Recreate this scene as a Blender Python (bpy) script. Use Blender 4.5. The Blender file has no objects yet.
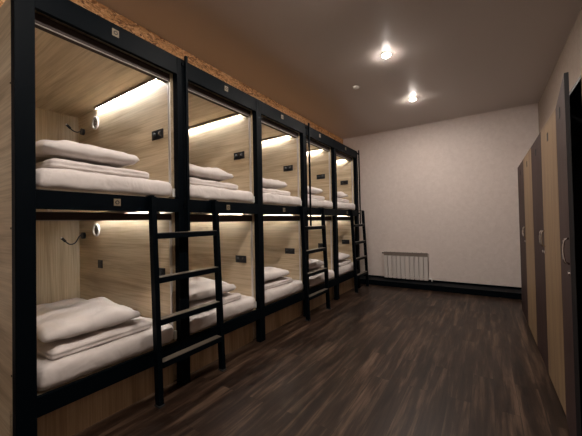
import bpy, bmesh, math, random
from mathutils import Vector, Matrix, noise
random.seed(7)
scene = bpy.context.scene
col = scene.collection
PI = math.pi

# ------------------------------------------------------------------ materials
def new_mat(name, base=(.5, .5, .5), rough=.5, metal=0., spec=.5):
    m = bpy.data.materials.new(name)
    m.use_nodes = True
    nt = m.node_tree
    b = nt.nodes['Principled BSDF']
    b.inputs['Base Color'].default_value = (*base, 1)
    b.inputs['Roughness'].default_value = rough
    b.inputs['Metallic'].default_value = metal
    b.inputs['Specular IOR Level'].default_value = spec
    return m, nt, b

def coords(nt, scale, rot=(0, 0, 0)):
    g = nt.nodes.new('ShaderNodeNewGeometry')
    mp = nt.nodes.new('ShaderNodeMapping')
    mp.inputs['Scale'].default_value = scale
    mp.inputs['Rotation'].default_value = rot
    nt.links.new(g.outputs['Position'], mp.inputs['Vector'])
    return mp.outputs['Vector']

def noise_node(nt, vec, scale, detail=4, rough=.55, dist=0.):
    n = nt.nodes.new('ShaderNodeTexNoise')
    n.inputs['Scale'].default_value = scale
    n.inputs['Detail'].default_value = detail
    n.inputs['Roughness'].default_value = rough
    n.inputs['Distortion'].default_value = dist
    nt.links.new(vec, n.inputs['Vector'])
    return n.outputs['Fac']

def ramp(nt, fac, stops):
    r = nt.nodes.new('ShaderNodeValToRGB')
    e = r.color_ramp.elements
    while len(e) < len(stops):
        e.new(.5)
    for k, (p, c) in enumerate(stops):
        e[k].position = p
        e[k].color = (*c, 1)
    nt.links.new(fac, r.inputs['Fac'])
    return r.outputs['Color']

def mix(nt, a, b, fac, mode='MIX'):
    x = nt.nodes.new('ShaderNodeMix')
    x.data_type = 'RGBA'
    x.blend_type = mode
    for s, v in ((x.inputs[6], a), (x.inputs[7], b), (x.inputs[0], fac)):
        if hasattr(v, 'links'):
            nt.links.new(v, s)
        elif isinstance(v, tuple):
            s.default_value = (*v, 1)
        else:
            s.default_value = v
    return x.outputs[2]

def bump(nt, b, h, strength, dist=.01):
    n = nt.nodes.new('ShaderNodeBump')
    n.inputs['Strength'].default_value = strength
    n.inputs['Distance'].default_value = dist
    nt.links.new(h, n.inputs['Height'])
    nt.links.new(n.outputs['Normal'], b.inputs['Normal'])

def oak(name, axis, dark, mid, light, rough=.5, spec=.5):
    """sawn oak laminate, grain along the given world axis"""
    m, nt, b = new_mat(name, rough=rough, spec=spec)
    s = {'x': (.35, 3.0, 3.0), 'y': (3.0, .35, 3.0), 'z': (3.0, 3.0, .3)}[axis]
    v = coords(nt, s)
    a = noise_node(nt, v, 2.2, 3, .5, 1.2)
    s2 = tuple(q * (1 if q < 1 else 6) for q in s)
    c = noise_node(nt, coords(nt, s2), 5, 5, .65, .3)
    base = ramp(nt, a, [(.32, dark), (.5, mid), (.68, light)])
    fine = ramp(nt, c, [(.33, (.76, .74, .70)), (.6, (1.03, 1.03, 1.03))])
    nt.links.new(mix(nt, base, fine, 1., 'MULTIPLY'), b.inputs['Base Color'])
    bump(nt, b, c, .12, .002)
    return m

OD, OM, OL = (.42, .32, .205), (.58, .465, .315), (.67, .56, .40)
M = {}
M['oak_x'] = oak('light oak panel, horizontal grain', 'x', OD, OM, OL)
M['oak_z'] = oak('light oak panel, upright grain', 'z', OD, OM, OL)
M['oak_y'] = oak('light oak board', 'z', (.36, .25, .15), (.50, .36, .22), (.55, .41, .26))
M['oak_door'] = oak('beige oak door', 'z', (.17, .108, .06), (.23, .15, .085), (.26, .175, .10), .55, .2)
M['wenge'] = oak('plum brown door', 'z', (.033, .018, .017), (.044, .025, .023), (.052, .030, .028), .6, .12)
M['black'] = new_mat('black painted steel', (.0008, .0024, .0042), .5, 0, .06)[0]
M['black_plastic'] = new_mat('black plastic', (.008, .009, .012), .35)[0]
M['carcass'] = new_mat('dark wardrobe board', (.012, .012, .015), .5)[0]
M['blind'] = new_mat('dark brown roller blind cloth', (.035, .022, .019), .8)[0]
M['alu'] = new_mat('aluminium', (.72, .70, .68), .35, .7)[0]
M['bar'] = new_mat('dull aluminium bar', (.33, .29, .26), .5, .2)[0]
M['chrome'] = new_mat('chrome', (.8, .8, .8), .15, 1.)[0]
M['white_plastic'] = new_mat('white plastic', (.8, .79, .76), .4)[0]
M['grey_plastic'] = new_mat('grey plastic', (.28, .25, .22), .5)[0]
M['painted_shade'] = new_mat('brown grey grille', (.17, .135, .115), .5)[0]  # shade in the radiator's recessed top, put in as a colour
M['plate'] = new_mat('beige plate', (.22, .17, .11), .5)[0]
M['slot'] = new_mat('dark slot', (.02, .02, .02), .7)[0]
M['rubber'] = new_mat('rubber', (.015, .015, .015), .8)[0]
M['pad'] = oak('grey brown tread board', 'y', (.08, .062, .05), (.12, .097, .077), (.16, .13, .105), .35)  # tread tops toned lighter than the black rungs
M['radiator'] = new_mat('white radiator enamel', (.62, .57, .54), .35)[0]

def cloth(name, c):
    m, nt, b = new_mat(name, c, .85)
    f = noise_node(nt, coords(nt, (1, 1, 1)), 7, 2, .5, .6)
    g = noise_node(nt, coords(nt, (1, 1, 1)), 3.2, 3, .5, 1.)
    a = nt.nodes.new('ShaderNodeMath'); a.operation = 'ADD'
    nt.links.new(f, a.inputs[0]); nt.links.new(g, a.inputs[1])
    bump(nt, b, a.outputs[0], .4, .03)
    b.inputs['Sheen Weight'].default_value = .1
    return m
M['sheet'] = cloth('white cotton sheet', (.63, .575, .55))
M['pillow'] = cloth('white cotton pillowcase', (.67, .615, .59))
M['duvet'] = cloth('white cotton duvet', (.63, .57, .545))

def emit(name, c, s):
    m = bpy.data.materials.new(name); m.use_nodes = True
    nt = m.node_tree; nt.nodes.remove(nt.nodes['Principled BSDF'])
    e = nt.nodes.new('ShaderNodeEmission')
    e.inputs['Color'].default_value = (*c, 1); e.inputs['Strength'].default_value = s
    nt.links.new(e.outputs[0], nt.nodes['Material Output'].inputs['Surface'])
    return m
M['led'] = emit('led strip diffuser', (1, .975, .94), 80.)
M['lamp'] = emit('downlight lens', (1, .90, .81), 1450.)

# plaster wallpaper
def plaster(name, a, c):
    m, nt, b = new_mat(name, rough=.7)
    n1 = noise_node(nt, coords(nt, (1, 1, 1)), 14, 5, .65, .8)
    n2 = noise_node(nt, coords(nt, (1, 1, 1)), 45, 3, .6)
    nt.links.new(ramp(nt, n1, [(.35, a), (.65, c)]), b.inputs['Base Color'])
    bump(nt, b, n2, .35, .004)
    return m
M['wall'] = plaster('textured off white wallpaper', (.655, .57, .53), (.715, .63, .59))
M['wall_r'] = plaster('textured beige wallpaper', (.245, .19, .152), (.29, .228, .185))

# satin stretch ceiling
m, nt, b = new_mat('satin stretch ceiling', (.53, .475, .44), .42, 0, .4)
M['ceiling'] = m

# floor planks running along the bunks
m, nt, b = new_mat('dark wood plank floor', rough=.38, spec=.4)
g = nt.nodes.new('ShaderNodeNewGeometry')
mp = nt.nodes.new('ShaderNodeMapping'); mp.inputs['Rotation'].default_value = (0, 0, PI / 2)
nt.links.new(g.outputs['Position'], mp.inputs['Vector'])
br = nt.nodes.new('ShaderNodeTexBrick')
br.offset = .37; br.offset_frequency = 2
br.inputs['Color1'].default_value = (0, 0, 0, 1); br.inputs['Color2'].default_value = (1, 1, 1, 1)
br.inputs['Mortar'].default_value = (.5, .5, .5, 1)
br.inputs['Scale'].default_value = 1.; br.inputs['Mortar Size'].default_value = .0015
br.inputs['Brick Width'].default_value = 1.22; br.inputs['Row Height'].default_value = .14
nt.links.new(mp.outputs[0], br.inputs['Vector'])
# shift the grain plank by plank
sc = nt.nodes.new('ShaderNodeVectorMath'); sc.operation = 'SCALE'; sc.inputs['Scale'].default_value = 7.
nt.links.new(br.outputs['Color'], sc.inputs[0])
ad = nt.nodes.new('ShaderNodeVectorMath'); ad.operation = 'ADD'
nt.links.new(coords(nt, (11., .85, 1.)), ad.inputs[0]); nt.links.new(sc.outputs[0], ad.inputs[1])
n1 = noise_node(nt, ad.outputs[0], 1.5, 5, .6, .35)
n2 = noise_node(nt, coords(nt, (42., 1.6, 1.)), 2.2, 4, .6, .2)
c1 = ramp(nt, n1, [(.32, (.008, .004, .0025)), (.5, (.026, .0145, .0095)), (.70, (.105, .067, .046))])
c2 = ramp(nt, n2, [(.3, (.62, .6, .58)), (.65, (1.15, 1.12, 1.1))])
c3 = ramp(nt, br.outputs['Color'], [(0, (.78, .77, .75)), (1, (1.2, 1.2, 1.2))])
cc = mix(nt, mix(nt, c1, c2, 1., 'MULTIPLY'), c3, 1., 'MULTIPLY')
cc = mix(nt, cc, (.012, .008, .006), br.outputs['Fac'])
nt.links.new(cc, b.inputs['Base Color'])
b.inputs['Specular IOR Level'].default_value = .28
bump(nt, b, n2, .15, .002)
M['floor'] = m

# OSB board
m, nt, b = new_mat('oriented strand board', rough=.6)
v = coords(nt, (1, 1, 2.2))
vo = nt.nodes.new('ShaderNodeTexVoronoi'); vo.inputs['Scale'].default_value = 11
wv = nt.nodes.new('ShaderNodeVectorMath'); wv.operation = 'ADD'
nn = nt.nodes.new('ShaderNodeTexNoise'); nn.inputs['Scale'].default_value = 9
nt.links.new(v, nn.inputs['Vector'])
nt.links.new(v, wv.inputs[0]); nt.links.new(nn.outputs['Color'], wv.inputs[1])
nt.links.new(wv.outputs[0], vo.inputs['Vector'])
sep = nt.nodes.new('ShaderNodeSeparateColor'); nt.links.new(vo.outputs['Color'], sep.inputs[0])
cb = ramp(nt, sep.outputs[0], [(0, (.16, .06, .02)), (.3, (.52, .26, .10)), (.7, (.72, .40, .18)), (1, (.85, .56, .30))])
nt.links.new(cb, b.inputs['Base Color'])
M['osb'] = m

# ------------------------------------------------------------------ mesh helpers
class MB:
    def __init__(self): self.bm = bmesh.new()
    def box(self, x0, x1, y0, y1, z0, z1, bev=0.):
        r = bmesh.ops.create_cube(self.bm, size=1)
        vs = r['verts']
        for v in vs:
            v.co = Vector((x0 + (v.co.x + .5) * (x1 - x0), y0 + (v.co.y + .5) * (y1 - y0), z0 + (v.co.z + .5) * (z1 - z0)))
        if bev:
            es = list({e for v in vs for e in v.link_edges})
            bmesh.ops.bevel(self.bm, geom=es, offset=bev, segments=2, profile=.5, affect='EDGES')
        return self
    def beam(self, a, b, wy, wx):
        """square bar from a to b, leaning in the xz plane"""
        a, b = Vector(a), Vector(b); d = (b - a).normalized()
        yv = Vector((0, 1, 0)); xv = yv.cross(d).normalized()
        ring = []
        for p in (a, b):
            ring.append([self.bm.verts.new(p + yv * (sy * wy / 2) + xv * (sx * wx / 2)) for sy, sx in ((-1, -1), (1, -1), (1, 1), (-1, 1))])
        for k in range(4):
            self.bm.faces.new((ring[0][k], ring[0][(k + 1) % 4], ring[1][(k + 1) % 4], ring[1][k]))
        self.bm.faces.new(ring[0][::-1]); self.bm.faces.new(ring[1])
        return self
    def cyl(self, p, r, h, axis='z', seg=24, r2=None):
        m = {'z': Matrix(), 'y': Matrix.Rotation(PI / 2, 4, 'X'), 'x': Matrix.Rotation(PI / 2, 4, 'Y')}[axis]
        bmesh.ops.create_cone(self.bm, cap_ends=True, segments=seg, radius1=r, radius2=r if r2 is None else r2, depth=h, matrix=Matrix.Translation(p) @ m)
        return self
    def tube(self, pts, r, seg=10):
        pts = [Vector(p) for p in pts]; rings = []
        up = Vector((.13, .31, .94))
        for k, p in enumerate(pts):
            d = (pts[min(k + 1, len(pts) - 1)] - pts[max(k - 1, 0)]).normalized()
            u = d.cross(up).normalized(); w = d.cross(u)
            rings.append([self.bm.verts.new(p + (u * math.cos(t) + w * math.sin(t)) * r) for t in [2 * PI * i / seg for i in range(seg)]])
        for a, b in zip(rings, rings[1:]):
            for i in range(seg):
                self.bm.faces.new((a[i], a[(i + 1) % seg], b[(i + 1) % seg], b[i]))
        self.bm.faces.new(rings[0][::-1]); self.bm.faces.new(rings[-1])
        return self
    def torus(self, p, R, r, axis='y', seg=32, s2=10):
        rings = []
        for i in range(seg):
            a = 2 * PI * i / seg; ring = []
            for j in range(s2):
                t = 2 * PI * j / s2
                q = R + r * math.cos(t)
                l = (q * math.cos(a), r * math.sin(t), q * math.sin(a)) if axis == 'y' else (q * math.cos(a), q * math.sin(a), r * math.sin(t))
                ring.append(self.bm.verts.new(Vector(p) + Vector(l)))
            rings.append(ring)
        for i in range(seg):
            for j in range(s2):
                a, b = rings[i], rings[(i + 1) % seg]
                self.bm.faces.new((a[j], b[j], b[(j + 1) % s2], a[(j + 1) % s2]))
        return self
    def build(self, name, mat, parent=None, smooth=False, loc=(0, 0, 0)):
        bmesh.ops.recalc_face_normals(self.bm, faces=self.bm.faces[:])
        me = bpy.data.meshes.new(name); self.bm.to_mesh(me); self.bm.free()
        me.materials.append(M[mat])
        if smooth:
            for p in me.polygons: p.use_smooth = True
        o = bpy.data.objects.new(name, me); col.objects.link(o)
        o.location = loc
        if parent: o.parent = parent
        return o

def tag(o, label, cat, group=None):
    o['label'] = label; o['category'] = cat
    if group: o['group'] = group
    return o
def thing(name, loc, label, cat, group=None, rz=0):
    o = bpy.data.objects.new(name, None); col.objects.link(o)
    o.location = loc; o.rotation_euler.z = rz; o.empty_display_size = .1
    return tag(o, label, cat, group)
def struct(o): o['kind'] = 'structure'; return o
def copy_tree(o, parent=None):
    c = o.copy(); col.objects.link(c)
    if parent: c.parent = parent
    for ch in list(o.children): copy_tree(ch, c)
    return c

# ------------------------------------------------------------------ the room
YB, ZC, XR, XL, YF = 6.29, 3.197, 2.855, -1.95, -2.4
struct(MB().box(XL - .1, XR + .1, YF - .1, YB + .1, -.1, 0).build('floor', 'floor'))
struct(MB().box(XL - .1, XR + .1, YF - .1, YB + .1, ZC, ZC + .1).build('ceiling', 'ceiling'))
struct(MB().box(XL, XR, YB, YB + .1, 0, ZC).build('wall_back', 'wall'))
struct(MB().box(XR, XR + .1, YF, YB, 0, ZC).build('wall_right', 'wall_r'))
struct(MB().box(XL - .1, XL, YF, YB, 0, ZC).build('wall_left', 'wall'))
struct(MB().box(XL, XR, YF - .1, YF, 0, ZC).build('wall_front', 'wall'))
struct(MB().box(XL, XR, YB - .02, YB, .10, .13, .004).build('baseboard_back', 'black'))
struct(MB().box(XL, XR - .001, 5.92, YB - .0005, 0, .0995, .004).build('trim_3', 'black'))
struct(MB().box(XR - .02, XR, YF, 5.915, 0, .11, .004).build('baseboard_right', 'black'))
osb = MB(); osb.box(-.625, -.60, .49, YB - .001, 2.601, ZC - .001)
struct(osb.build('trim_1', 'osb'))
struct(MB().box(XL + .001, XR - .001, YB - .012, YB - .0005, ZC - .012, ZC - .0005).build('trim_2', 'wall'))

# ------------------------------------------------------------------ bunk towers
ORD = ['nearest the camera', 'second from camera', 'at mid row', 'fourth from camera', 'farthest, by the back wall']
def guide(xc, y0, y1, z0, z1):
    return MB().box(xc - .012, xc + .012, y0, y1, z0, z1, .002)
def make_tower(k):
    t = thing('bunk_bed', (0, k, 0),
              'two-level bunk capsule with black steel frame and oak panels, column ' + ORD[k], 'bunk bed', 'bunk columns along the left side')
    yl0 = .49 if k == 0 else .534
    yr1 = 1.578 if k == 4 else 1.534
    MB().box(-.06, 0, yl0, .578, 0, 2.685, .0025).build('post', 'black', t)
    MB().box(-.06, 0, 1.49, yr1 - .0005, 0, 2.685, .0025).build('post', 'black', t)
    for z0, z1, nm in ((2.54, 2.684, 'top_rail'), (1.405, 1.515, 'middle_rail'), (.255, .365, 'bottom_rail')):
        MB().box(-.030, -.001, .5785, 1.4895, z0, z1, .002).build(nm, 'black', t)
    MB().box(-.126, -.106, .5785, 1.4895, 0, .30).build('kick_panel', 'oak_y', t)
    yo0 = .494 if k == 0 else .536
    yo1 = 1.574 if k == 4 else 1.532
    sd = MB()
    sd.box(-1.81, -.1265, yo0, .57, 0, .3).box(-1.81, -.0605, yo0, .57, .3, 2.60)
    MB.build(sd, 'side_panel', 'oak_x', t)
    if k == 0:
        for z in (.5, 1.3, 2.1): MB().cyl((-.085, .4935, z), .006, .003, 'y', 12).build('screw', 'slot', t)
    MB().box(-1.81, -.1265, 1.47, yo1, 0, .3).box(-1.81, -.0605, 1.47, yo1, .3005, 2.60).build('side_panel', 'oak_x', t)
    MB().box(-1.83, -1.8105, yo0, yo1, 0, 2.60).build('back_panel', 'oak_z', t)
    MB().box(-1.81, -.0305, .5705, 1.4695, 2.56, 2.5995).build('capsule_ceiling', 'oak_x', t)
    MB().box(-1.81, -.0305, .5705, 1.4695, 1.448, 1.513).build('capsule_ceiling', 'oak_x', t)
    MB().box(-1.81, -.0305, .5705, 1.4695, .335, .362).build('bed_base', 'oak_x', t)
    for lvl in (1, 0):
        zc = 2.56 if lvl else 1.448
        b0, b1 = (2.488, 2.551) if lvl else ((1.345, 1.393) if k == 0 else (1.328, 1.392))
        # rolled blind in its cassette under the ceiling board
        bl = MB().box(-.125, -.066, .5715, 1.4685, b0, b1, .006).build('roller_blind', 'blind', t)
        MB().box(-.105, -.090, .66, .68, b1 + .0003, zc - .0003).build('blind_bracket', 'alu', bl)
        MB().box(-.105, -.090, 1.36, 1.38, b1 + .0003, zc - .0003).build('blind_bracket', 'alu', bl)
        MB().box(-.073, -.066, .588, 1.46, b0 - .006, b0 - .0003, .001).build('blind_bottom_bar', 'bar', bl)
        zb = 1.53 if lvl else .37
        guide(-.085, .5705, .582, zb, b0 - .009).build('blind_guide', 'alu', t)
        gr = guide(-.078, 1.459, 1.4695, zb, b0 - .009).build('blind_guide', 'alu', t)
        MB().box(-.066, -.045, 1.468, 1.4895, zb - .0, zb + .07, .003).build('guide_end_cap', 'white_plastic', gr)
        # LED strip in an aluminium profile where the far panel meets the ceiling
        ls = MB().box(-1.335, -.205, 1.431, 1.4345, zc - .025, zc - .0005).box(-1.335, -.205, 1.4346, 1.4695, zc - .012, zc - .0005).build('led_profile', 'grey_plastic', t)
        MB().box(-1.33, -.21, 1.4355, 1.4495, zc - .015, zc - .0122).build('led_diffuser', 'led', ls)
        # sockets
        zs = 2.078 if lvl else .90
        so = MB().box(-.325, -.165, 1.459, 1.4695, zs - .04, zs + .04, .003).build('power_socket', 'black_plastic', t)
        MB().cyl((-.285, 1.4575, zs), .02, .003, 'y').build('socket_hole', 'slot', so, True)
        MB().cyl((-.205, 1.4575, zs), .02, .003, 'y').build('socket_hole', 'slot', so, True)
        if k == 0:
            sw = MB().box(-1.345, -1.255, 1.459, 1.4695, zs - .035, zs + .05, .003).build('light_switch', 'black_plastic', t)
            MB().box(-1.33, -1.27, 1.456, 1.459, zs - .02, zs + .035, .001).build('switch_rocker', 'black_plastic', sw)
            zv = 2.41 if lvl else 1.264
            ve = MB().torus((-1.375, 1.463, zv), .060, .011).build('air_vent', 'white_plastic', t, True)
            MB().cyl((-1.375, 1.4665, zv), .052, .005, 'y', 32).build('vent_disc', 'plate', ve)
            q = MB()
            for a in (-.03, 0, .03): q.box(-1.382, -1.368, 1.461, 1.464, zv + a - .006, zv + a + .006)
            q.build('vent_slot', 'grey_plastic', ve)
        # number plate on the rail above the opening
        yp = (1.009 if k == 0 else 1.04 if k == 1 else .99)
        zp = 2.622 if lvl else 1.462
        pl = MB().box(-.0008, .003, yp - .022, yp + .022, zp - .024, zp + .024, .001).build('number_plate', 'plate', t)
        MB().torus((0, 0, 0), .011, .003, 'y', 20, 6).build('plate_mark', 'slot', pl, True, (.0033, yp, zp))
        pl.children[0].rotation_euler.z = PI / 2
    yg = {1: .56, 3: .612, 4: 1.592}.get(k)
    if yg:
        gp = MB().box(.012, .034, yg - .011, yg + .011, 1.25, 2.71, .002).build('grab_pole', 'black', t)
        for z in (1.46, 2.64): MB().box(.0, .013, min(yg - .03, .56 if k < 4 else 1.55), yg + .008, z - .012, z + .012).build('pole_bracket', 'black', gp)
    return t
for k in range(5): make_tower(k)

# ------------------------------------------------------------------ bedding
def soft_box(sx, sy, sz, r, nx, ny, nz, amp, seed, freq=4., pinch=0., sag=0.):
    """rounded, slightly rumpled block standing on z = 0"""
    bm = bmesh.new(); vs = {}
    def V(i, j, k):
        key = (i, j, k)
        if key not in vs:
            def f(n, N, s):
                t = n / N; return (t - .5) * s
            vs[key] = bm.verts.new((f(i, nx, sx), f(j, ny, sy), f(k, nz, sz)))
        return vs[key]
    for i in range(nx):
        for j in range(ny):
            bm.faces.new((V(i, j, 0), V(i, j + 1, 0), V(i + 1, j + 1, 0), V(i + 1, j, 0)))
            bm.faces.new((V(i, j, nz), V(i + 1, j, nz), V(i + 1, j + 1, nz), V(i, j + 1, nz)))
    for i in range(nx):
        for k in range(nz):
            bm.faces.new((V(i, 0, k), V(i + 1, 0, k), V(i + 1, 0, k + 1), V(i, 0, k + 1)))
            bm.faces.new((V(i, ny, k), V(i, ny, k + 1), V(i + 1, ny, k + 1), V(i + 1, ny, k)))
    for j in range(ny):
        for k in range(nz):
            bm.faces.new((V(0, j, k), V(0, j, k + 1), V(0, j + 1, k + 1), V(0, j + 1, k)))
            bm.faces.new((V(nx, j, k), V(nx, j + 1, k), V(nx, j + 1, k + 1), V(nx, j, k + 1)))
    off = Vector((seed * 3.1, seed * 7.7, seed * 1.3))
    for v in bm.verts:
        c = v.co.copy()
        core = Vector((max(-sx / 2 + r, min(sx / 2 - r, c.x)), max(-sy / 2 + r, min(sy / 2 - r, c.y)), max(-sz / 2 + r, min(sz / 2 - r, c.z))))
        d = c - core
        if d.length > 1e-6:
            m_ = max(abs(d.x), abs(d.y), abs(d.z))
            c = core + d.normalized() * m_
        nrm = (c - Vector((c.x * .9, c.y * .9, 0))).normalized() if c.length > 0 else Vector((0, 0, 1))
        w = noise.noise(Vector((c.x * freq, c.y * freq, c.z * freq * 1.5)) + off) + .5 * noise.noise(Vector((c.x * freq * 2.7, c.y * freq * 2.7, c.z * freq * 3)) + off)
        up = (c.z / sz + .5)
        c.z += amp * w * up
        edge = max(abs(c.x) / (sx / 2), abs(c.y) / (sy / 2))
        if edge > .8:
            sd = Vector((c.x / sx, c.y / sy, 0)).normalized()
            c += sd * amp * .8 * w
            if pinch:
                q = math.cos(c.z / sz * 2 * PI * 1.0) * .5 + .5      # groove at mid height between the folds
                c -= sd * pinch * q ** 3 * min(1, (edge - .8) * 5)
        if sag: c.z -= sag * up * edge ** 4
        v.co = c
    for v in bm.verts: v.co.z += sz / 2
    return bm

def pillow_bm(L, W, H, seed):
    """filled pillow, corners drawn out to points, standing on z = 0"""
    bm = bmesh.new(); n, m_ = 44, 32
    off = Vector((seed * 5.3, seed * 2.9, seed))
    grids = []
    for side in (1, -1):
        g_ = []
        for i in range(n + 1):
            row = []
            for j in range(m_ + 1):
                if side == -1 and (i in (0, n) or j in (0, m_)):
                    row.append(grids[0][i][j]); continue
                u, v = 2 * i / n - 1, 2 * j / m_ - 1
                hx = max(0, 1 - abs(u) ** 4.2) ** .45; hy = max(0, 1 - abs(v) ** 4.2) ** .45
                h = H / 2 * hx * hy
                x = u * L / 2 * (1 - .045 * (1 - v * v) * abs(u) ** 3 - .05 * abs(u * v) ** 5)
                y = v * W / 2 * (1 - .055 * (1 - u * u) * abs(v) ** 3 - .05 * abs(u * v) ** 5)
                w = noise.noise(Vector((x * 6, y * 6, side)) + off)
                w2 = noise.noise(Vector((x * 14, y * 6, side * 2)) + off)
                # creases running in from the seams
                cr = (1 - hx * hy) * math.sin((u * 9 + v * 13) + 4 * w) * .010
                h += (H * .16 * w + .007 * w2) * hx * hy + cr * (hx * hy > 0)
                h = max(h, 0)
                z = side * h * (1. if side == 1 else .62)
                row.append(bm.verts.new((x, y, z + .012 * w * abs(u * v))))
            g_.append(row)
        grids.append(g_)
        for i in range(n):
            for j in range(m_):
                q = (g_[i][j], g_[i + 1][j], g_[i + 1][j + 1], g_[i][j + 1])
                bm.faces.new(q if side == 1 else q[::-1])
    zm = min(v.co.z for v in bm.verts)
    for v in bm.verts: v.co.z -= zm
    return bm

def mesh_obj(name, bm, mat, sub=0):
    bmesh.ops.recalc_face_normals(bm, faces=bm.faces[:])
    me = bpy.data.meshes.new(name); bm.to_mesh(me); bm.free()
    me.materials.append(M[mat])
    for p in me.polygons: p.use_smooth = True
    o = bpy.data.objects.new(name, me); col.objects.link(o)
    return o

mattress = mesh_obj('mattress', soft_box(1.785, .885, .150, .055, 70, 40, 8, .012, 1, 5.), 'sheet')
mattress2 = mesh_obj('mattress', soft_box(1.785, .885, .150, .055, 70, 40, 8, .013, 5, 5.5), 'sheet')
upm = [mesh_obj('mattress', soft_box(1.785, .885, .140, .055, 70, 40, 8, .012, s, 5.), 'sheet') for s in (8, 9)]
duvs = [mesh_obj('folded_duvet', soft_box(.70, .65, .080, .04, 40, 36, 10, .012, s, 6., .010, .020), 'duvet') for s in (2, 3, 4)]
pils = [mesh_obj('pillow', pillow_bm(.72, .605, .155, s), 'pillow') for s in (1, 4, 6)]
COLN = ['nearest bunk column', 'second bunk column from camera', 'middle bunk column', 'fourth bunk column from camera', 'farthest bunk column by back wall']
used = set()
def place(src, loc, rz, label, cat, group, ry=0.):
    o = src if src.name not in used else src.copy()
    if src.name in used: col.objects.link(o)
    used.add(src.name)
    o.location = loc; o.rotation_euler = (0, ry, rz)
    return tag(o, label, cat, group)
for k in range(5):
    for lvl in (0, 1):
        L = 'lower' if lvl == 0 else 'upper'
        z0 = .3625 if lvl == 0 else 1.5135
        ms = ([mattress, mattress2][k % 2] if lvl == 0 else upm[k % 2])
        h = .150 if lvl == 0 else .140
        xm = -.9 if lvl == 0 else -.9
        place(ms, (-.905, k + 1.02, z0), 0, 'mattress under a white fitted sheet, %s berth of the %s' % (L, COLN[k]), 'mattress', 'sheeted mattresses in the bunks')
        j = random.uniform(-1, 1); j2 = random.uniform(-1, 1)
        if k == 0: j = j2 = 0
        d = place(duvs[(k + lvl) % 3], (-.40 + .02 * j, k + .965 + .02 * j2, z0 + h - .001), .03 + .04 * j,
                  'white folded duvet beneath the pillow, %s berth of the %s' % (L, COLN[k]), 'duvet', 'folded duvets on the mattresses')
        place(pils[(k + 2 * lvl) % 3], (-.41 + .02 * j2, k + .925 + .02 * j, z0 + h + .076), -.03 + .06 * j2,
              'white pillow on a folded duvet, %s berth of the %s' % (L, COLN[k]), 'pillow', 'pillows on the folded duvets')

# ------------------------------------------------------------------ reading lamps
def reading_lamp(z, tip, ctrl, label):
    t = thing('reading_lamp', (-1.675, 1.4695, z), label, 'lamp', 'gooseneck reading lamps')
    MB().cyl((0, -.0125, 0), .036, .025, 'y', 28).build('wall_base', 'black_plastic', t, False)
    pts = []
    P = [Vector((0, -.03, 0))] + [Vector(c) for c in ctrl] + [Vector(tip)]
    P = [P[0]] + P + [P[-1]]
    for a in range(len(P) - 3):
        for s in range(8):
            u = s / 8
            p = .5 * ((2 * P[a + 1]) + (-P[a] + P[a + 2]) * u + (2 * P[a] - 5 * P[a + 1] + 4 * P[a + 2] - P[a + 3]) * u * u + (-P[a] + 3 * P[a + 1] - 3 * P[a + 2] + P[a + 3]) * u ** 3)
            pts.append(p)
    pts.append(P[-1])
    MB().tube(pts, .0065).build('gooseneck', 'black_plastic', t, True)
    d = (pts[-1] - pts[-4]).normalized()
    hd = MB(); p0 = pts[-1]
    hd.tube([p0 - d * .015, p0 + d * .04], .013, 16)
    h = hd.build('lamp_head', 'black_plastic', t, False)
    MB().tube([p0 + d * .0405, p0 + d * .043], .010, 16).build('lamp_lens', 'white_plastic', h)
reading_lamp(2.37, (.07, -.165, -.0), [(.01, -.07, -.02), (.04, -.12, -.02)], 'black gooseneck reading lamp above the pillow in the nearest upper berth')
reading_lamp(1.203, (.07, -.215, -.04), [(.0, -.05, -.005), (.02, -.10, -.075), (.045, -.16, -.085)], 'black gooseneck reading lamp curving low in the nearest lower berth')

# ------------------------------------------------------------------ ladders
def make_ladder():
    t = thing('bunk_ladder', (0, 0, 0), '', 'ladder', 'black ladders leaning on the bunks')
    xf, xt, zt, hw = .09, .027, 1.512, .302
    for s in (-1, 1):
        st = MB().beam((xf, s * hw, .012), (xt, s * hw, zt), .036, .05).build('stile', 'black', t)
        MB().box(xf - .03, xf + .03, s * hw - .022, s * hw + .022, 0, .014, .002).build('rubber_foot', 'rubber', st)
        MB().box(-.05, xt + .01, s * hw - .013, s * hw + .013, 1.5155, 1.524).build('rail_hook', 'black', st)
    for z in (1.245, .92, .615, .31):
        x = xf + (xt - xf) * z / zt
        r = MB().box(x - .034, x + .034, -hw + .0185, hw - .0185, z - .045, z - .004, .002).build('rung', 'black', t)
        MB().box(x - .031, x + .031, -hw + .02, hw - .02, z - .004, z, .001).build('tread_pad', 'pad', r)
    return t
lad = make_ladder()
for y, lb in ((1.545, 'black steel ladder with four treads leaning between the two nearest bunk columns'),
              (3.67, 'black steel ladder leaning at the fourth bunk column, halfway down the row'),
              (5.43, 'black steel ladder at the far end of the row beside the back wall')):
    o = lad if y < 2 else copy_tree(lad)
    o.location = (0, y, 0); o['label'] = lb

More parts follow.
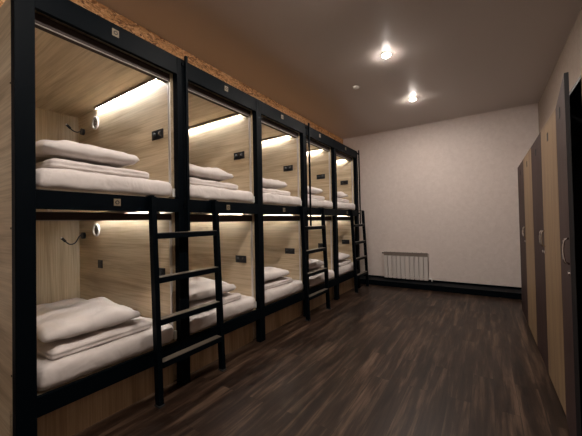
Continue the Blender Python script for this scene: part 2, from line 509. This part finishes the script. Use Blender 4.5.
# ------------------------------------------------------------------ radiator
t = thing('radiator', (.72, 6.21, .13), 'white sectional radiator mounted low on the back wall', 'radiator')
n = 10; w = .085
for i in range(n):
    x = (i - (n - 1) / 2) * w
    s = MB()
    s.box(x - .036, x + .036, -.048, -.038, .0, .455, .003)
    s.box(x - .006, x + .006, -.04, .04, .0, .53, .002)
    s.box(x - .034, x + .034, .03, .04, .0, .50, .003)
    s.box(x - .031, x + .031, -.03, .035, .505, .512, .002)
    s.cyl((x, 0, .04), .018, .0848, 'x', 16); s.cyl((x, 0, .50), .018, .0848, 'x', 16)
    s.build('radiator_section', 'radiator', t)
MB().box(-.42, .42, -.046, -.0405, .4565, .53, .001).build('top_shade_strip', 'painted_shade', t)  # dark strip standing in for the shadow along the radiator top
MB().tube([(.43, 0, .04), (.47, 0, .04), (.475, 0, .03), (.478, .0, -.02)], .011).build('supply_pipe', 'white_plastic', t, True)
MB().cyl((-.445, 0, .50), .014, .04, 'x', 16).build('bleed_valve', 'chrome', t)
b_ = MB()
for x in (-.3, .3): b_.box(x - .01, x + .01, .03, .079, .44, .46)
b_.build('wall_bracket', 'white_plastic', t)

# ------------------------------------------------------------------ wardrobes
XF = 2.481
def bar_handle(parent, x, y, z, h=.13):
    """chrome D handle standing off towards -x"""
    pts = [(x, y, z - h / 2), (x - .014, y, z - h / 2 + .006)]
    for a in range(9):
        t_ = -1 + 2 * a / 8
        pts.append((x - .018 - .006 * (1 - t_ * t_), y, z + t_ * (h / 2 - .012)))
    pts += [(x - .014, y, z + h / 2 - .006), (x, y, z + h / 2)]
    return MB().tube(pts, .0055).build('handle', 'chrome', parent, True)
def make_wardrobe(ya, yb, label, cat, open_door=False):
    """ya near side, yb far side; two doors: dark one far, oak one near"""
    t = thing('wardrobe', (XF, (ya + yb) / 2, 0), label, cat, 'wardrobes along the right wall')
    h = (yb - ya) / 2
    Z = 2.0
    X1 = XR - XF - .025
    MB().box(.018, X1, -h + .002, -h + .02, .06, Z).build('side_panel', 'carcass', t)
    MB().box(.018, X1, h - .02, h - .002, .06, Z).build('side_panel', 'carcass', t)
    MB().box(.018, X1, -h + .002, h - .002, Z, Z + .018).build('top_panel', 'carcass', t)
    MB().box(.018, X1 - .008, -h + .0205, h - .0205, .06, .078).build('bottom_panel', 'carcass', t)
    MB().box(.045, X1, -h + .002, h - .002, 0, .059).build('plinth', 'carcass', t)
    MB().box(X1 - .008, X1, -h + .0205, h - .0205, .0785, Z - .001).build('back_panel', 'carcass', t)
    MB().box(.022, X1 - .009, -.009, .009, .0785, Z - .001).build('partition', 'carcass', t)
    sh = MB().box(.03, X1 - .009, .0095, h - .0205, 1.68, 1.698).build('shelf', 'carcass', t)
    if open_door:
        MB().box(.05, .06, .012, h - .022, 1.60, 1.607).build('clothes_rail', 'chrome', t)
    for s, mat in ((1, 'wenge'), (-1, 'oak_door')):
        y0, y1 = (.0015, h - .001) if s > 0 else (-h + .001, -.0015)
        # door pivots on its outer edge
        d_ = MB()
        hy = y1 if s > 0 else y0
        d_.box(0, .0175, y0 - hy, y1 - hy, .015, Z + .015, .0012)
        d = d_.build('door', mat, t, False, (0, hy, 0))
        d['label'] = 'plum brown door' if s > 0 else 'beige oak door'
        fe = (y0 - hy) if s > 0 else (y1 - hy)              # free edge
        yh = fe + (.035 if s > 0 else -.035)
        if not (open_door and s < 0): bar_handle(d, 0, yh, 1.13)
        MB().cyl((-.004, yh, 1.02), .011, .008, 'x', 16).build('lock', 'chrome', d)
        pm = (y0 + y1) / 2 - hy
        MB().box(-.003, .0, pm - .018, pm + .018, 1.87, 1.93, .001).build('number_tag', 'slot', d)
        eb = MB().box(.0, .0172, fe - .0012 if s > 0 else fe, fe if s > 0 else fe + .0012, .016, Z + .014)
        eb.build('edge_band', 'carcass', d)
        if open_door and s > 0: d.rotation_euler.z = -OPEN
    return t
OPEN = math.radians(5.7)
make_wardrobe(3.80, 5.25, 'tall two-door wardrobe farthest along the right wall, beside the back wall', 'wardrobe')
make_wardrobe(2.565, 3.798, 'tall two-door wardrobe in the middle, both doors shut, by the right wall', 'wardrobe')
make_wardrobe(1.343, 2.563, 'nearest wardrobe by the right wall, its plum brown door standing ajar', 'wardrobe', True)

# ------------------------------------------------------------------ ceiling fittings
LL = [(1.185, 3.39, 'recessed round ceiling light, the larger bright one nearer the camera'),
      (1.185, 4.87, 'recessed round ceiling light, the smaller one nearer the back wall'),
      (1.185, 1.91, 'recessed round ceiling light above the room, first ahead of the camera'),
      (1.185, .43, 'unseen recessed round ceiling light added overhead near the camera'),  # out of view, kept to brighten the near ceiling
      (1.185, -1.05, 'unseen recessed round ceiling light added behind the camera')]  # out of view, added so the near end panel is lit
def make_light():
    t = thing('ceiling_light', (0, 0, 0), '', 'ceiling light', 'recessed ceiling lights')
    MB().torus((0, 0, -.004), .048, .006, 'z').build('trim_ring', 'white_plastic', t, True)
    l = MB(); l.cyl((0, 0, -.0085), .029, .015, 'z', 28, .034)
    l.build('lens', 'lamp', t, True)
    return t
p0 = make_light()
for i, (x, y, lb) in enumerate(LL):
    o = p0 if i == 0 else copy_tree(p0)
    o.location = (x, y, ZC); o['label'] = lb
t = thing('smoke_detector', (.607, 3.954, ZC), 'small white smoke detector on the ceiling left of the lights', 'smoke detector')
MB().cyl((0, 0, -.006), .047, .012, 'z', 28).build('base', 'white_plastic', t)
MB().cyl((0, 0, -.018), .028, .012, 'z', 28, .040).build('sensor_cap', 'white_plastic', t)

# ------------------------------------------------------------------ world, camera, view
w = bpy.data.worlds.new('world'); scene.world = w; w.use_nodes = True
w.node_tree.nodes['Background'].inputs[0].default_value = (.5, .55, .6, 1)
w.node_tree.nodes['Background'].inputs[1].default_value = .05

f, yaw, pit, rol = 293.312, math.radians(33.455), math.radians(.931), math.radians(1.145)
F = Vector((-math.sin(yaw) * math.cos(pit), math.cos(yaw) * math.cos(pit), math.sin(pit)))
R = Vector((math.cos(yaw), math.sin(yaw), 0)); U = R.cross(F)
cr = R * math.cos(rol) - U * math.sin(rol); cu = R * math.sin(rol) + U * math.cos(rol)
cam = bpy.data.cameras.new('camera'); co = bpy.data.objects.new('camera', cam); col.objects.link(co)
mt = Matrix((cr, cu, -F)).transposed().to_4x4(); mt.translation = Vector((2.076, 0, 1.3))
co.matrix_world = mt
cam.sensor_width = 36; cam.lens = f * 36 / 582; cam.clip_start = .02
scene.camera = co
vs = scene.view_settings
vs.view_transform = 'Standard'; vs.look = 'None'; vs.gamma = 1; vs.use_curve_mapping = False
vs.exposure = .42
